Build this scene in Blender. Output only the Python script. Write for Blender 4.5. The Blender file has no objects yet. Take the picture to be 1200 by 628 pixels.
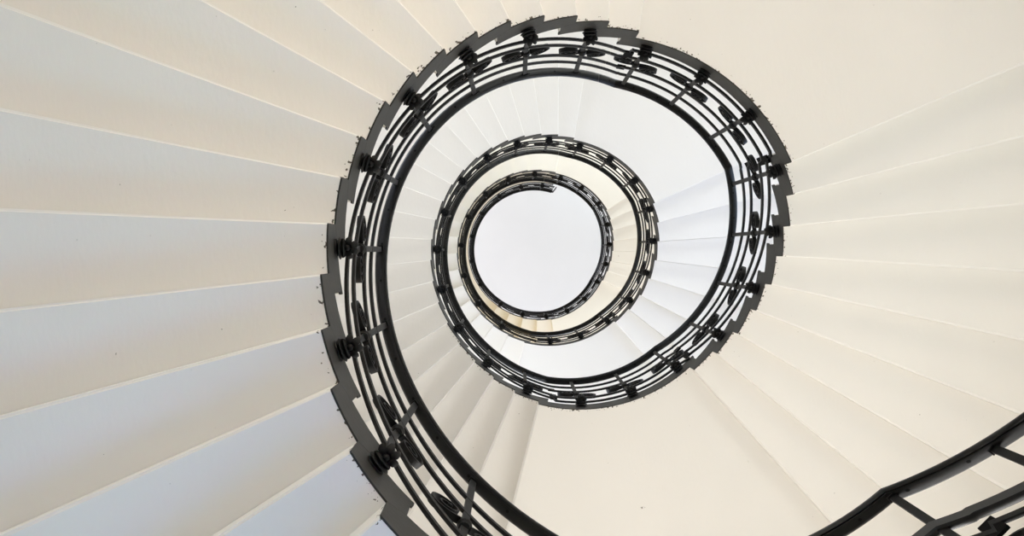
import bpy, bmesh, math, random
random.seed(7)
D2R = math.pi/180
sc = bpy.context.scene
COL = sc.collection

# ------------------------------------------------------------------ sizes (metres)
H = .165                       # one riser
R = 6.2608*H                   # radius of the round stair well
ROUT = 3.32*R                  # stairwell wall
RHO = .965*R                   # radius of the railing
CAM = (-.453*R, .046*R, 1.5)
Z0 = CAM[2]
A1 = 33.27                     # soffit of the lowest visible half landing, risers above the eye
SL = .12                       # fall of one step's underside along its run (risers)
TT = 1.2                       # thickness of a step at its back
NOSE = 3.7                     # nosing lies this many degrees downhill of the underside edge
# angle t: degrees counter-clockwise seen from below; world angle is -t, the stair climbs with -t

def pol(r, t, z):
    a = -t*D2R
    return (r*math.cos(a), r*math.sin(a), z)

# ------------------------------------------------------------------ materials
def new_mat(name):
    m = bpy.data.materials.new(name); m.use_nodes = True
    nt = m.node_tree
    return m, nt, nt.nodes['Principled BSDF']

def plaster_mat(name, base, speck=True):
    m, nt, b = new_mat(name)
    N, L = nt.nodes, nt.links
    tc = N.new('ShaderNodeTexCoord')
    geo = N.new('ShaderNodeNewGeometry')
    # brushed, uneven limewash
    n1 = N.new('ShaderNodeTexNoise'); n1.inputs['Scale'].default_value = 1.7; n1.inputs['Detail'].default_value = 5
    L.new(geo.outputs['Position'], n1.inputs['Vector'])
    mix = N.new('ShaderNodeMix'); mix.data_type = 'RGBA'
    mix.inputs[6].default_value = (*[c*.965 for c in base], 1)
    mix.inputs[7].default_value = (*[min(1, c*1.03) for c in base], 1)
    L.new(n1.outputs['Fac'], mix.inputs[0])
    col = mix.outputs[2]
    if speck:
        # dark paint of the step ends smeared in spots onto the rim of the plaster
        sep = N.new('ShaderNodeSeparateXYZ'); L.new(geo.outputs['Position'], sep.inputs[0])
        cx = N.new('ShaderNodeCombineXYZ'); L.new(sep.outputs[0], cx.inputs[0]); L.new(sep.outputs[1], cx.inputs[1])
        ln = N.new('ShaderNodeVectorMath'); ln.operation = 'LENGTH'; L.new(cx.outputs[0], ln.inputs[0])
        n2 = N.new('ShaderNodeTexNoise'); n2.inputs['Scale'].default_value = 70; n2.inputs['Detail'].default_value = 3
        L.new(geo.outputs['Position'], n2.inputs['Vector'])
        mr = N.new('ShaderNodeMapRange')
        mr.inputs['From Min'].default_value = R+.004; mr.inputs['From Max'].default_value = R+.030
        mr.inputs['To Min'].default_value = .585; mr.inputs['To Max'].default_value = .78
        L.new(ln.outputs['Value'], mr.inputs['Value'])
        gt = N.new('ShaderNodeMath'); gt.operation = 'GREATER_THAN'
        L.new(n2.outputs['Fac'], gt.inputs[0]); L.new(mr.outputs[0], gt.inputs[1])
        # the upper storeys are cleaner
        lt = N.new('ShaderNodeMath'); lt.operation = 'LESS_THAN'; lt.inputs[1].default_value = 9.3
        L.new(sep.outputs[2], lt.inputs[0])
        ml = N.new('ShaderNodeMath'); ml.operation = 'MULTIPLY'
        L.new(gt.outputs[0], ml.inputs[0]); L.new(lt.outputs[0], ml.inputs[1]); gt = ml
        # a few chips far from the rim
        n3 = N.new('ShaderNodeTexNoise'); n3.inputs['Scale'].default_value = 9; n3.inputs['Detail'].default_value = 6
        n3.inputs['Roughness'].default_value = .75
        L.new(geo.outputs['Position'], n3.inputs['Vector'])
        g3 = N.new('ShaderNodeMath'); g3.operation = 'GREATER_THAN'; g3.inputs[1].default_value = .735
        L.new(n3.outputs['Fac'], g3.inputs[0])
        mx = N.new('ShaderNodeMath'); mx.operation = 'MAXIMUM'
        L.new(gt.outputs[0], mx.inputs[0]); L.new(g3.outputs[0], mx.inputs[1])
        m2 = N.new('ShaderNodeMix'); m2.data_type = 'RGBA'
        m2.inputs[7].default_value = (.13, .115, .09, 1)
        L.new(mx.outputs[0], m2.inputs[0]); L.new(col, m2.inputs[6])
        col = m2.outputs[2]
    L.new(col, b.inputs['Base Color'])
    b.inputs['Roughness'].default_value = .75
    b.inputs['Specular IOR Level'].default_value = .25
    nb = N.new('ShaderNodeTexNoise'); nb.inputs['Scale'].default_value = 55; nb.inputs['Detail'].default_value = 4
    mp = N.new('ShaderNodeMapping'); mp.inputs['Scale'].default_value = (1, .45, 1)
    L.new(geo.outputs['Position'], mp.inputs['Vector']); L.new(mp.outputs[0], nb.inputs['Vector'])
    bp = N.new('ShaderNodeBump'); bp.inputs['Strength'].default_value = .13; bp.inputs['Distance'].default_value = .006
    L.new(nb.outputs['Fac'], bp.inputs['Height']); L.new(bp.outputs[0], b.inputs['Normal'])
    return m

def plain_mat(name, base, rough, spec=.5, metal=0, var=.15, scale=30, bump=.1):
    m, nt, b = new_mat(name)
    N, L = nt.nodes, nt.links
    geo = N.new('ShaderNodeNewGeometry')
    n = N.new('ShaderNodeTexNoise'); n.inputs['Scale'].default_value = scale; n.inputs['Detail'].default_value = 4
    L.new(geo.outputs['Position'], n.inputs['Vector'])
    mix = N.new('ShaderNodeMix'); mix.data_type = 'RGBA'
    mix.inputs[6].default_value = (*[c*(1-var) for c in base], 1)
    mix.inputs[7].default_value = (*[min(1, c*(1+var)) for c in base], 1)
    L.new(n.outputs['Fac'], mix.inputs[0]); L.new(mix.outputs[2], b.inputs['Base Color'])
    b.inputs['Roughness'].default_value = rough
    b.inputs['Specular IOR Level'].default_value = spec
    b.inputs['Metallic'].default_value = metal
    bp = N.new('ShaderNodeBump'); bp.inputs['Strength'].default_value = bump; bp.inputs['Distance'].default_value = .003
    L.new(n.outputs['Fac'], bp.inputs['Height']); L.new(bp.outputs[0], b.inputs['Normal'])
    return m

M_PLASTER = plaster_mat('limewashed plaster', (.86, .835, .79))
M_WALL = plaster_mat('wall plaster', (.84, .81, .76), speck=False)
M_CEIL = plaster_mat('ceiling plaster', (.84, .84, .84), speck=False)
M_STONE = plain_mat('tread stone', (.55, .51, .45), .55, var=.12, scale=12)
M_END = plain_mat('dark grey step end paint', (.027, .0262, .0235), .6, .35, var=.25, scale=40, bump=.25)
M_IRON = plain_mat('black painted iron', (.0042, .0042, .004), .55, .22, var=.35, scale=60, bump=.15)
M_RAIL = plain_mat('black lacquered handrail', (.0045, .0045, .005), .38, .35, var=.3, scale=25, bump=.05)
M_GREY = plain_mat('worn grey iron', (.05, .05, .05), .5, var=.3, scale=50)
M_FLOOR = plain_mat('hall floor stone', (.62, .54, .43), .6, var=.1, scale=3)
M_WOOD = plain_mat('painted wood', (.72, .7, .66), .5, var=.05, scale=8)
M_DARK = plain_mat('screw recess', (.003, .003, .003), .85, .1, var=.1)
m, nt, b = new_mat('window glass')
tr = nt.nodes.new('ShaderNodeBsdfTransparent'); gl = nt.nodes.new('ShaderNodeBsdfGlossy'); gl.inputs['Roughness'].default_value = .02
mxs = nt.nodes.new('ShaderNodeMixShader'); mxs.inputs[0].default_value = .06
nt.links.new(tr.outputs[0], mxs.inputs[1]); nt.links.new(gl.outputs[0], mxs.inputs[2])
nt.links.new(mxs.outputs[0], nt.nodes['Material Output'].inputs['Surface'])
M_GLASS = m

# ------------------------------------------------------------------ object helpers
def mesh_obj(name, verts, faces, mats, parent=None, smooth=None, midx=None, loc=None):
    me = bpy.data.meshes.new(name)
    me.from_pydata(verts, [], faces)
    for mt in (mats if isinstance(mats, (list, tuple)) else [mats]): me.materials.append(mt)
    if midx:
        for p, i in zip(me.polygons, midx): p.material_index = i
    bm = bmesh.new(); bm.from_mesh(me)
    bmesh.ops.remove_doubles(bm, verts=bm.verts, dist=1e-6)
    bmesh.ops.recalc_face_normals(bm, faces=bm.faces)
    bm.to_mesh(me); bm.free()
    if smooth is not None:
        for p in me.polygons: p.use_smooth = True
        me.set_sharp_from_angle(angle=smooth*D2R)
    o = bpy.data.objects.new(name, me); COL.objects.link(o)
    if parent: o.parent = parent
    if loc: o.location = loc
    return o

def tag(o, label=None, cat=None, group=None, kind=None):
    if label: o['label'] = label
    if cat: o['category'] = cat
    if group: o['group'] = group
    if kind: o['kind'] = kind
    return o

ORD = ['', 'first', 'second', 'third', 'fourth', 'fifth', 'sixth', 'seventh', 'eighth', 'ninth', 'tenth', 'eleventh',
       'twelfth', 'thirteenth', 'fourteenth', 'fifteenth', 'sixteenth', 'seventeenth', 'eighteenth', 'nineteenth',
       'twentieth', 'twenty-first', 'twenty-second', 'twenty-third', 'twenty-fourth']

def columns(cols, r0, r1, side_mats=(0, 1, 2)):
    """solid from (t, zbottom, ztop) columns between two radii; material: 0 under and ends, 1 top, 2 inner face"""
    V, F, I = [], [], []
    for t, zb, zt in cols:
        V += [pol(r0, t, zb), pol(r1, t, zb), pol(r1, t, zt), pol(r0, t, zt)]
    n = len(cols)
    for i in range(n-1):
        a, b_ = 4*i, 4*i+4
        F += [(a, a+1, b_), (a+1, b_+1, b_)]; I += [0, 0]
        F.append((a+1, a+2, b_+2, b_+1)); I.append(0)
        F += [(a+2, a+3, b_+3), (a+2, b_+3, b_+2)]; I += [1, 1]
        F.append((a+3, a, b_, b_+3)); I.append(2)
    F.append((0, 3, 2, 1)); I.append(0)
    e = 4*(n-1)
    F.append((e, e+1, e+2, e+3)); I.append(0)
    return V, F, I

def block(kind, e_dn, e_up, zs_dn, zs_up, z_next, T, T_prev, label, group=None, joint_dn=True, n_up=None, nose=True):
    """one stone step or landing; angles fall from e_dn to e_up, heights in risers above the eye"""
    zz = lambda q: Z0+q*H
    g = .0015/H
    gd = .02
    n_dn = e_dn+NOSE
    nu = e_up+NOSE if n_up is None else n_up
    span = e_dn-e_up
    ts = set()
    k = max(3, int(span/2.0))
    for i in range(k+1): ts.add(round(e_dn-span*i/k, 4))
    if nu > e_up+.1: ts = {t for t in ts if t >= nu or t == round(e_up, 4)} | {(nu+e_up)/2}
    ts |= {round(nu, 4), round(e_up+.28, 4)}
    ts = sorted((t for t in ts if e_up-1e-6 <= t <= e_dn+1e-6), reverse=True)
    cols = []
    if nose: cols += [(n_dn-gd, T_prev+g, T), ((n_dn+e_dn)/2, (T_prev+zs_dn)/2+g*.5, T), (e_dn+.28, zs_dn+(T_prev-zs_dn)*.28/NOSE+g*.2, T)]
    for t in ts:
        f = (e_dn-t)/span
        zb = zs_dn+(zs_up-zs_dn)*f
        if abs(t-e_up) < 1e-3: zb += .035
        if t >= nu-1e-6: zt = T
        else: zt = T+(z_next-T)*(nu-t)/(nu-e_up)-g*(1 if t < nu-1e-6 else 0)
        tt = t
        if abs(t-e_dn) < 1e-3 and not nose: tt = t-gd
        cols.append((tt, zb, zt))
    cw = [(t, zz(b_), zz(u)) for t, b_, u in cols]
    V, F, I = columns(cw, R, ROUT-.002)
    parts = [cw]
    if nose:
        ov = .45
        # rounded nosing of the tread
        nc = [(n_dn+ov, zz(T-.20), zz(T-.06)), (n_dn+ov*.8, zz(T-.30), zz(T)), (n_dn-gd, zz(T-.32), zz(T))]
        v2, f2, i2 = columns([(min(t, n_dn+.15), b_, u) for t, b_, u in nc[1:]], R, ROUT-.002)
        o_ = len(V); V += v2; F += [tuple(x+o_ for x in f) for f in f2]; I += [1 for x in i2]
        parts.append(nc)
    ob = mesh_obj(kind, V, F, [M_PLASTER, M_STONE, M_PLASTER], midx=I, smooth=10)
    tag(ob, label, 'step' if kind == 'stair_step' else 'landing', group)
    # painted end facing the well
    V, F = [], []
    for p in parts:
        v2, f2, i2 = columns([(t, b_-.0005, u) for t, b_, u in p], R-.006, R-.0003)
        o_ = len(V); V += v2; F += [tuple(x+o_ for x in f) for f in f2]
    e = mesh_obj('step_end' if kind == 'stair_step' else 'landing_edge', V, F, M_END, parent=ob)
    e['label'] = 'dark grey painted end facing the open well'
    return ob

# ------------------------------------------------------------------ the stair
# flights listed upwards; angles of the underside edges
def lin(a, b_, n): return [a+(b_-a)*i/(n-1) for i in range(n)]
segs = []     # (kind, edges (descending t), turn name)
R0 = [x+360 for x in lin(22.9, -47.9, 9)]
L1 = lin(256.9, 80.2, 21)
R1 = lin(22.9, -47.9, 9)
L2 = [x-360 for x in lin(255.6, 80.4, 21)]
R2 = [x-360 for x in lin(24.2, -48.4, 8)]
L3 = [x-720 for x in lin(255.2, 79, 18)]
R3 = [x-720 for x in lin(30.8, -25.4, 8)]
L4 = [x-1080 for x in lin(281, 235.5, 5)]
flights = [('R', R0, 'lowest'), ('L', L1, 'lowest'), ('R', R1, 'lowest'), ('L', L2, 'second'), ('R', R2, 'second'),
           ('L', L3, 'third'), ('R', R3, 'third'), ('L', L4, 'topmost')]
TOP_END = 75-1080
land_names = ['half landing below the frame at lower right',   # between R0 and L1
              'large flat white half landing filling the top right corner, nearest of all',
              'large flat cream landing at bottom centre below the lowest railing loop',
              'flat white half landing seen inside the big loop at upper right',
              'flat white landing seen inside the big loop at bottom centre',
              'narrow cream half landing at the top inside the second loop',
              'narrow cream landing at the bottom right inside the second loop']
place = {'R': 'right-hand', 'L': 'left-hand'}
kinks = []       # (t, datum) of the railing, datum = landing soffit height line
z = A1-30        # soffit of the landing under flight R0
for fi, (side, E, turn) in enumerate(flights):
    n = len(E)
    # landing below this flight
    base = z
    kinks.append((E[0]+5, base))
    kinks.append((E[-1]-1.5, base+n))
    # steps: between edges j and j+1 ; the landing after the last edge
    for j in range(n-1):
        zl = base+j+1                       # underside at its upper end
        zs_dn = zl-SL
        nxt = zl+1-SL if j < n-2 else base+n
        T = zl+TT; Tp = T-1
        k_down = n-1-j; k_up = j+1
        col_ = 'cream' if turn in ('third', 'topmost') else 'white'
        where = {'lowest': 'on the nearest, largest {} flight', 'second': 'on the {} flight inside the big loop',
                 'third': 'on the {} flight inside the middle loop', 'topmost': ''}[turn].format(place[side].split('-')[0])
        if turn == 'topmost':
            lab = f'cream plastered step, {ORD[k_up]} up from the last landing, beneath the innermost railing'
        elif fi == 0:
            lab = f'white plastered step, {ORD[k_down]} below the lowest landing, under the near lower-right handrail'
        elif side == 'L':
            lab = f'{col_} plastered step, {ORD[k_down]} below the upper-right landing, {where}'
        else:
            lab = f'{col_} plastered step, {ORD[k_up]} above the upper-right landing, {where}'
        block('stair_step', E[j], E[j+1], zs_dn, zl, nxt, T, Tp, lab, f'stair steps of the {turn} {place[side]} flight')
    z = base+n
    if fi < len(flights)-1:
        E2 = flights[fi+1][1]
        block('stair_landing', E[-1], E2[0], z, z, z+1-SL, z+TT, z+TT-1,
              land_names[fi], None)
    else:
        # top floor slab ending in a straight edge
        block('stair_landing', E[-1], TOP_END, z, z, z+TT, z+TT, z+TT-1,
              'flat cream top floor slab curving inside the innermost railing', None, n_up=TOP_END)
        TOPZ = z
kinks.append((TOP_END, TOPZ))
kinks.sort(key=lambda k: -k[0])

def datum(t):
    if t >= kinks[0][0]: return kinks[0][1]
    for (a, za), (b_, zb) in zip(kinks, kinks[1:]):
        if a >= t >= b_: return za+(zb-za)*(a-t)/max(1e-9, a-b_)
    return kinks[-1][1]

# ------------------------------------------------------------------ railing
def sweep(path, prof, rho=None):
    """path: list of (t, z metres); prof: closed list of (dr, dz) around the railing line"""
    V, F = [], []
    n = len(prof)
    for t, zz in path:
        for dr, dz in prof: V.append(pol((rho or RHO)+dr, t, zz+dz))
    for i in range(len(path)-1):
        for k in range(n):
            a, b_ = i*n+k, i*n+(k+1) % n
            F.append((a, b_, b_+n, a+n))
    F.append(tuple(range(n))[::-1]); F.append(tuple(range((len(path)-1)*n, len(path)*n)))
    return V, F

def rail_path(t0, t1, off, step=2.0, loff=None):
    ts = {t0, t1} | {k[0] for k in kinks if t1 < k[0] < t0}
    if loff is not None:
        for a, b_ in ZONES: ts |= {q for q in (a+.3, a-.3, b_+.3, b_-.3) if t1 < q < t0}
    n = int((t0-t1)/step)
    ts |= {t0-(t0-t1)*i/n for i in range(n+1)}
    ts = sorted(ts, reverse=True)
    out = [ts[0]]
    for t in ts[1:]:
        if out[-1]-t > .05: out.append(t)
    return [(t, Z0+(datum(t)+(loff if loff is not None and on_landing(t) else off))*H) for t in out]

def rounded(w, h, c, zc=0):
    return [(-w+c, zc-h), (w-c, zc-h), (w, zc-h+c), (w, zc+h-c), (w-c, zc+h), (-w+c, zc+h), (-w, zc+h-c), (-w, zc-h+c)]

HH = 7.3
RRHO = [.976*R, .980*R, .9835*R, .9855*R]    # the rails lean outwards towards the treads
CAP = [(x*.85, y) for x, y in [(-.017, .004), (-.021, .002), (-.027, .006), (-.030, .014), (-.029, .024), (-.022, .034), (-.010, .040),
       (.010, .040), (.022, .034), (.029, .024), (.030, .014), (.027, .006), (.021, .002), (.017, .004)]]
BAR = rounded(.014, .005, .0015, 0)
RAILS = [5.75, 4.72, 3.12, 2.15]        # on the flights, risers above the datum
LRAILS = [5.66, 4.40, 2.64, 1.47]      # on the landings, where the rails are stepped down at joint plates
ZONES = []                             # (t high, t low) of the landings along the railing
for (s0, E0, _), (s1, E1, _) in zip(flights, flights[1:]):
    ZONES.append((E0[-1]-.5, E1[0]+3.2) if s0 == 'L' else (E0[-1]+3.0, E1[0]+6.0))
ZONES.append((L4[-1]-1, -9999))
def on_landing(t): return any(a >= t >= b_ for a, b_ in ZONES)

RAILP = rounded(.006, .017, .0025)
THICK = rounded(.0125, .030, .006)     # the moulded lower rail where the stair begins
turns = [('nearest', R0[0]+14, 85.0, 'black scrolled iron railing of the nearest turn down the left and lower right'),
         ('second', 84.9, 85-360, 'black scrolled iron railing making the largest closed loop, above the cream bottom landing'),
         ('third', 84.9-360, 85-720, 'black scrolled iron railing of the middle loop, inside the largest loop'),
         ('innermost', 84.9-720, TOP_END-1.9, 'small black iron railing of the innermost loop, edging the pale ceiling circle')]
RAILING = {}
for ti, (tn, t0, t1, lab) in enumerate(turns):
    e = bpy.data.objects.new('stair_railing', None); COL.objects.link(e); e.empty_display_size = .2
    e.location = (0, 0, Z0+datum(t0)*H)
    tag(e, lab, 'railing', 'railings of the winding stair'); RAILING[tn] = e
    off0 = -e.location.z
    V, F = sweep([(t, q+off0) for t, q in rail_path(t0, t1, HH)], CAP)
    hr = mesh_obj('handrail', V, F, M_RAIL, parent=e, smooth=50)
    V, F = sweep([(t, q+off0) for t, q in rail_path(t0, t1, HH)], BAR)
    sb = mesh_obj('support_bar', V, F, M_IRON, parent=hr, smooth=40)
    if ti < 2:
        # countersunk screw recesses in the flat bar
        t = t0-4
        while t > t1+3:
            zc = Z0+(datum(t)+HH)*H+off0
            sl = (datum(t-.5)-datum(t+.5))*H/(RHO*D2R)
            V = []
            N_ = 12
            for q in range(N_):
                a = 2*math.pi*q/N_
                du, dr = .0052*math.cos(a), .0052*math.sin(a)
                for dz in (-.0062, -.0045):
                    V.append((RHO+dr, du, dz+du*sl))
            F = [tuple(range(0, 2*N_, 2)), tuple(range(1, 2*N_, 2))[::-1]] + [(2*q, 2*((q+1) % N_), 2*((q+1) % N_)+1, 2*q+1) for q in range(N_)]
            o = mesh_obj('screw', V, F, M_DARK, parent=hr, loc=(0, 0, zc))
            o.rotation_euler = (0, 0, -t*D2R)
            t -= 8.85
    for k, off in enumerate(RAILS):
        ta = t0
        if ti == 0 and k == 0:
            ta = 291
            V, F = sweep([(t, q+off0) for t, q in rail_path(t0, ta, 5.35, loff=5.3)], THICK, RRHO[k])
            mesh_obj('rail', V, F, M_RAIL, parent=e, smooth=40)['label'] = 'thick moulded lower rail beneath the handrail'
        V, F = sweep([(t, q+off0) for t, q in rail_path(ta, t1, off, loff=LRAILS[k])], RAILP, RRHO[k])
        mesh_obj('rail', V, F, M_IRON, parent=e, smooth=40)
    for zone in ZONES:
        for t in zone:
            if not t1+3 < t < t0-3: continue
            for lo, hi, rp in ((RAILS[3]-.3, LRAILS[2]+.5, (RRHO[2]+RRHO[3])/2), (LRAILS[1]-.13, RAILS[1]+.13, RRHO[1])):
                zb = Z0+datum(t)*H+off0
                c_ = [(t+1.3, zb+lo*H, zb+hi*H), (t+.7, zb+lo*H, zb+hi*H), (t-.7, zb+lo*H, zb+hi*H), (t-1.3, zb+lo*H, zb+hi*H)]
                V, F, _ = columns(c_, rp-.005, rp+.005)
                mesh_obj('joint_plate', V, F, M_DARK, parent=e)

# ---- baluster: local x outwards, y uphill along the well, z up; origin on the datum
def lathe_x(profile, seg=20):
    V, F = [], []
    n = len(profile)
    for i in range(seg):
        a = 2*math.pi*i/seg
        for x, r_ in profile: V.append((x, r_*math.cos(a), r_*math.sin(a)))
    for i in range(seg):
        j = (i+1) % seg
        for k in range(n-1): F.append((i*n+k, i*n+k+1, j*n+k+1, j*n+k))
    F.append(tuple(i*n for i in range(seg))); F.append(tuple(i*n+n-1 for i in range(seg))[::-1])
    return V, F

def box(x0, x1, y0, y1, z0, z1):
    V = [(x, y, z_) for z_ in (z0, z1) for y in (y0, y1) for x in (x0, x1)]
    F = [(0, 1, 3, 2), (4, 6, 7, 5), (0, 4, 5, 1), (2, 3, 7, 6), (0, 2, 6, 4), (1, 5, 7, 3)]
    return V, F

def merge(*vf):
    V, F = [], []
    for v, f in vf:
        o_ = len(V); V += v; F += [tuple(x+o_ for x in ff) for ff in f]
    return V, F

def volute(r0, r1, turns_, a0, th, dep, flip):
    """flat bar rolled into a spiral in the y-z plane, closed with an outer ring"""
    V, F = [], []
    n = int(30*turns_)
    for i in range(n+1):
        f = i/n
        rr = r0+(r1-r0)*f**.8
        a = a0+flip*2*math.pi*turns_*f
        for rd, x in ((rr-th, -dep), (rr, -dep), (rr, dep), (rr-th, dep)):
            V.append((x, rd*math.cos(a), rd*math.sin(a)))
    for i in range(n):
        for k in range(4):
            F.append((4*i+k, 4*i+(k+1) % 4, 4*i+4+(k+1) % 4, 4*i+4+k))
    F.append((0, 1, 2, 3)); F.append((4*n+3, 4*n+2, 4*n+1, 4*n))
    # bead at the eye of the scroll
    a = a0+flip*2*math.pi*turns_
    cx, cy = (r1-.004)*math.cos(a), (r1-.004)*math.sin(a)
    v2, f2 = lathe_x([(-dep-.002, .004), (-dep, .008), (dep, .008), (dep+.002, .004)], 10)
    return merge((V, F), ([(x, y+cx, z_+cy) for x, y, z_ in v2], f2))

def make_protos():
    P = {}
    def me(name, vf, mat, smooth=40):
        o = mesh_obj(name, vf[0], vf[1], mat, smooth=smooth)
        P[name] = o.data
        bpy.data.objects.remove(o)
    # flat upright bar with a foot
    V, F = [], []
    line = [(-.010, .80), (-.008, 1.25), (.002, 1.75), (.014, 2.3), (.0205, 2.9), (.0180, 3.9), (.0150, 4.75), (.0114, 5.7), (.004, 7.1), (.003, HH-.04)]
    for x, q in line: V += [(x-.005, -.0115, q*H), (x+.005, -.0115, q*H), (x+.005, .0115, q*H), (x-.005, .0115, q*H)]
    n = len(line)
    for i in range(n-1):
        for k in range(4): F.append((4*i+k, 4*i+(k+1) % 4, 4*i+4+(k+1) % 4, 4*i+4+k))
    F += [(0, 1, 2, 3), (4*n-1, 4*n-2, 4*n-3, 4*n-4)]
    me('upright_bar', merge((V, F), box(-.008, .012, -.016, .016, HH*H-.012, HH*H-.006)), M_IRON, 20)
    me('scroll', volute(.074, .018, 1.75, math.pi, .007, .0115, 1), M_IRON)
    # flower: six-petalled drop at the foot of the upright, facing down
    vf = []
    for k in range(7):
        a = 2*math.pi*k/7
        ca, sa = math.cos(a), math.sin(a)
        V, F = [], []
        for (rr, hw, zz) in ((.005, .006, -.012), (.017, .0105, -.019), (.029, .0115, -.013), (.037, .006, .002)):
            for s, dz in ((-1, 0), (0, -.004), (1, 0)):
                V.append((rr*ca-s*hw*sa, rr*sa+s*hw*ca, zz+dz))
            V.append((rr*ca, rr*sa, zz+.012))
        for i in range(3):
            o_ = 4*i
            F += [(o_, o_+1, o_+5, o_+4), (o_+1, o_+2, o_+6, o_+5), (o_+2, o_+3, o_+7, o_+6), (o_+3, o_, o_+4, o_+7)]
        F += [(0, 1, 2, 3), (15, 14, 13, 12)]
        vf.append((V, F))
    lv, lf = lathe_x([(-.030, .003), (-.026, .009), (-.016, .011), (.004, .012), (.02, .014), (.034, .012), (.05, .019), (.056, .019), (.062, .012)], 14)
    vf.append(([(z_, y, x) for x, y, z_ in lv], lf))
    me('rosette', merge(*vf), M_IRON, 60)
    # cup-shaped bracket holding the upright off the step end
    w = R-RHO-.0078
    prof = [(-.012, .006), (-.007, .014), (-.004, .020), (-.002, .027), (.002, .031), (.004, .029), (.0055, .022), (.008, .014), (.0105, .020),
            (.012, .034), (.0155, .038), (.018, .035), (.0195, .020), (w-.005, .018), (w-.004, .030), (w, .032)]
    me('wall_bracket', lathe_x(prof, 22), M_IRON, 50)
    # cast leaf knot on the upright between the scrolls
    lv, lf = lathe_x([(-.034, .010), (-.030, .017), (-.020, .015), (-.010, .021), (0, .023), (.010, .021), (.020, .015), (.030, .017), (.034, .010)], 12)
    me('knot', ([(z_, y, x) for x, y, z_ in lv], lf), M_IRON, 60)
    return P
P = make_protos()

def baluster(t, root):
    e = bpy.data.objects.new('baluster', P['upright_bar']); COL.objects.link(e)
    e.parent = root
    x, y, zz = pol(RHO, t, Z0+datum(t)*H)
    e.location = (x, y, zz-root.location.z); e.rotation_euler = (0, 0, -t*D2R)
    def child(nm, loc=(0, 0, 0), rot=(0, 0, 0)):
        o = bpy.data.objects.new(nm, P[nm]); COL.objects.link(o); o.parent = e; o.location = loc; o.rotation_euler = rot
        return o
    rr = LRAILS if on_landing(t) else RAILS
    zc = (rr[1]+rr[2])/2*H
    a = 42*D2R
    c, s = math.cos(a), math.sin(a)
    d = .094
    child('scroll', (.018, d*c, zc+d*s), (a, 0, 0))
    child('scroll', (.018, -d*c, zc-d*s), (a+math.pi, 0, 0))
    child('knot', (.018, 0, zc))
    child('rosette', (-.010, 0, .72*H))
    child('wall_bracket', (0, 0, .70*H))
    return e

def mids(E):        # every second gap between edges, from the top of a left-hand flight
    Ed = E[::-1]
    return [(Ed[i]+Ed[i+1])/2 for i in range(1, len(Ed)-1, 2)]
ang = lambda lst, k: [x-360*k for x in lst]
def run(ts, turn):
    for t in ts: baluster(t, RAILING[turn])
run([325.6, 311, 291, 271]+mids(L1), 'nearest')
for k, (turn, Lf) in enumerate((('second', L2), ('third', L3))):
    run(ang([76, 58, 40, 22, 4, -14.5, -33, -51, -70, -89], k)+mids(Lf), turn)
run(ang([74, 56, 38, 20, 4, -12, -28, -46, -64, -82, -102, -123], 2)+ang([212, 190, 168, 146, 124, 103, 84], 3), 'innermost')

# end of the top railing: a flat bar curls down from the handrail to the slab
e = RAILING['innermost']; zo = Z0-e.location.z
te = TOP_END-1.9
pts = []
for q in range(9):
    f = q/8*math.pi/2
    pts.append((te+.4-1.6*math.sin(f), (TOPZ+HH)*H-.004-.055*(1-math.cos(f))))
pts += [(te-1.2, (TOPZ+HH)*H-.25), (te-1.2, (TOPZ+.3)*H)]
V, F = [], []
for i, (t, zz) in enumerate(pts):
    if i < 9:
        f = i/8*math.pi/2; nx, nz = math.sin(f), math.cos(f)
    else: nx, nz = 1, 0
    for dr, dn in ((-.016, -.005), (.016, -.005), (.016, .005), (-.016, .005)):
        V.append(pol(RHO+dr, t-dn*nx/(RHO*D2R), zo+zz+dn*nz))
n = len(pts)
for i in range(n-1):
    for k in range(4): F.append((4*i+k, 4*i+(k+1) % 4, 4*i+4+(k+1) % 4, 4*i+4+k))
F += [(0, 1, 2, 3), (4*n-1, 4*n-2, 4*n-3, 4*n-4)]
mesh_obj('end_post', V, F, M_IRON, parent=e, smooth=40)

# ------------------------------------------------------------------ the room
def disc(name, r0, z0, z1, mat, r_in=0):
    n = 96
    V, F = [], []
    for zz in (z0, z1):
        for i in range(n): V.append((r0*math.cos(2*math.pi*i/n), r0*math.sin(2*math.pi*i/n), zz))
    F = [tuple(range(n))[::-1], tuple(range(n, 2*n))]+[(i, (i+1) % n, n+(i+1) % n, n+i) for i in range(n)]
    return mesh_obj(name, V, F, mat)
ZC = Z0+(TOPZ+TT+19)*H
tag(disc('floor', ROUT+.25, -.2, 0, M_FLOOR), kind='structure')
tag(disc('ceiling', ROUT+.25, ZC, ZC+.2, M_CEIL), kind='structure')
# round wall with unseen openings added for the lights
NW = 144
# name: (angle, half width in wall cells, z0, z1, colour*power)
def lev(t_abs, up=.9): return Z0+(datum(t_abs)+TT)*H+up
CAND = {}
for lvl, k in (('0', 1), ('1', 0), ('2', -1), ('3', -2)):
    for nm, t in (('A', 52), ('R', -14), ('B', -76), ('L', 180), ('T', 120), ('S', 225)):
        ta = t+360*k
        if nm in 'LTS' and k == 1: continue
        if ta > R0[0]+14: continue
        if nm in 'LTS' : ta = t+360*k      # left flight that climbs to the A landing of this level
        z0 = lev(ta)
        CAND[nm+lvl] = (t, 6, z0, z0+2.1)
for t in (20, 52, 85, 115, 150, 180, 210, 240, 262, 284, 310, 340):
    CAND['h%d' % t] = (t, 5, .4, 2.7)
for t, z0, z1 in ((52, 3.2, 5.4), (85, 3.2, 5.4), (115, 3.0, 5.0), (150, 2.9, 4.7), (180, 2.8, 4.3)):
    CAND['m%d' % t] = (t, 5, z0, z1)
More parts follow.
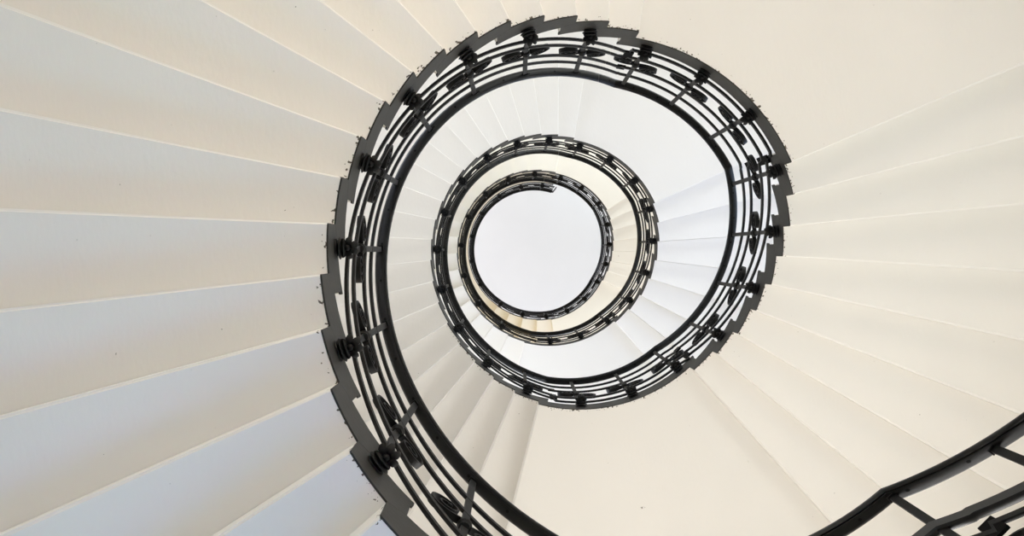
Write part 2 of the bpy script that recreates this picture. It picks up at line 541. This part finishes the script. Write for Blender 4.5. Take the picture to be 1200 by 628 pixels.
ztop = Z0+(TOPZ+TT)*H
for nm, t in (('A', 52), ('R', -14), ('B', -76), ('L', 180)):
    CAND[nm+'t'] = (t, 7, ztop+.9, ztop+2.6)
ON = {'A1': (79, 82, 78), 'A2': (112, 120, 119), 'At': (67, 79, 87), 'B0': (108, 106, 104), 'B2': (87, 100, 118), 'B3': (84, 89, 102),
      'Lt': (83, 82, 92), 'R0': (28, 35, 38), 'R1': (51, 64, 92), 'S2': (114, 123, 141), 'S3': (69, 52, 24), 'T1': (44, 48, 57),
      'h240': (16, 39, 84), 'h284': (9, 45, 28), 'h340': (41, 20, 53), 'm52': (22, 21, 22), 'm85': (86, 73, 58)}  # tint and strength of the added lights, fitted for the soffit brightness
added_wins = [CAND[k] for k in ON]
zs = sorted({0, ZC} | {w[2] for w in added_wins} | {w[3] for w in added_wins})
V, F = [], []
idx = {}
def vid(i, zi, o_):
    k = (i % NW, zi, o_)
    if k not in idx:
        idx[k] = len(V); V.append(pol(ROUT+(.25 if o_ else 0), -(i % NW)*360/NW, zs[zi]))
    return idx[k]
def open_cell(i, zi):
    t = -(i+.5)*360/NW
    for c, hw, a, b_ in added_wins:
        d = (t-c+180) % 360-180
        if abs(d) < hw*360/NW and zs[zi] >= a-1e-6 and zs[zi+1] <= b_+1e-6: return True
    return False
for i in range(NW):
    for zi in range(len(zs)-1):
        if open_cell(i, zi): continue
        F.append((vid(i, zi, 0), vid(i+1, zi, 0), vid(i+1, zi+1, 0), vid(i, zi+1, 0)))
        F.append((vid(i, zi, 1), vid(i, zi+1, 1), vid(i+1, zi+1, 1), vid(i+1, zi, 1)))
        if open_cell((i+1) % NW, zi): F.append((vid(i+1, zi, 0), vid(i+1, zi, 1), vid(i+1, zi+1, 1), vid(i+1, zi+1, 0)))
        if open_cell((i-1) % NW, zi): F.append((vid(i, zi, 0), vid(i, zi+1, 0), vid(i, zi+1, 1), vid(i, zi, 1)))
        if zi+1 < len(zs)-1 and open_cell(i, zi+1): F.append((vid(i, zi+1, 0), vid(i+1, zi+1, 0), vid(i+1, zi+1, 1), vid(i, zi+1, 1)))
        if zi > 0 and open_cell(i, zi-1): F.append((vid(i, zi, 0), vid(i, zi, 1), vid(i+1, zi, 1), vid(i+1, zi, 0)))
tag(mesh_obj('wall_round', V, F, M_WALL, smooth=30), kind='structure')

# made-up windows: frame and glass in each opening, an added light behind each
from mathutils import Vector
for wi, key in enumerate(ON):
    c, hw, a, b_ = CAND[key]
    half = hw*360/NW
    rw = ROUT+.14
    V, F = [], []
    def arcbox(t0, t1, z0, z1, r0=rw-.03, r1=rw+.03):
        n = max(1, int(abs(t0-t1)/3))
        v, f, _ = columns([(t0-(t0-t1)*i/n, z0, z1) for i in range(n+1)], r0, r1)
        o_ = len(V); V.extend(v); F.extend(tuple(x+o_ for x in ff) for ff in f)
    bt = .06/rw/D2R
    arcbox(c+half, c-half, a, a+.06); arcbox(c+half, c-half, b_-.06, b_)
    arcbox(c+half, c+half-bt, a+.06, b_-.06); arcbox(c-half+bt, c-half, a+.06, b_-.06)
    arcbox(c+bt/2, c-bt/2, a+.06, b_-.06); arcbox(c+half-bt, c-half+bt, a+(b_-a)*.66, a+(b_-a)*.66+.04)
    fr = mesh_obj(f'added_window_{wi+1}', V, F, M_WOOD)
    tag(fr, kind='structure')
    V, F = [], []
    arcbox(c+half-bt, c-half+bt, a+.06, b_-.06, rw-.004, rw+.004)
    tag(mesh_obj('added_pane', V, F, M_GLASS, parent=fr), kind='structure')
def added_light(key, rgb, power):  # added area light outside a made-up opening, no known source
    c, hw, a, b_ = CAND[key]
    half = hw*360/NW
    ld = bpy.data.lights.new('added_light', 'AREA'); ld.shape = 'RECTANGLE'
    ld.size = 2*half*D2R*ROUT*.95; ld.size_y = (b_-a)*.95
    ld.color = rgb; ld.energy = power
    lo = bpy.data.objects.new('added_light', ld); COL.objects.link(lo)
    p = Vector(pol(ROUT+.22, c, (a+b_)/2)); lo.location = p
    lo.rotation_euler = (Vector((0, 0, p.z))-p).to_track_quat('-Z', 'Y').to_euler()
for key, (r_, g_, b_) in ON.items():
    m_ = max(r_, g_, b_); added_light(key, (r_/m_, g_/m_, b_/m_), m_)

# ------------------------------------------------------------------ world, camera, view
WORLD = .05
w = bpy.data.worlds.new('sky'); sc.world = w; w.use_nodes = True
w.node_tree.nodes['Background'].inputs[0].default_value = (.9, .95, 1, 1)
w.node_tree.nodes['Background'].inputs[1].default_value = WORLD
cam = bpy.data.cameras.new('camera'); co = bpy.data.objects.new('camera', cam); COL.objects.link(co)
co.location = CAM; co.rotation_euler = (math.pi, 0, 0)
cam.sensor_width = 36; cam.lens = 1300/1200*36
cam.shift_x = 8/1200; cam.shift_y = -17.6/1200
cam.clip_start = .02; cam.clip_end = 100
sc.camera = co
sc.view_settings.view_transform = 'Standard'; sc.view_settings.look = 'None'
sc.view_settings.exposure = -.04; sc.view_settings.gamma = 1; sc.view_settings.use_curve_mapping = False
sc.cycles.max_bounces = 12; sc.cycles.diffuse_bounces = 8
sc.cycles.use_denoising = True
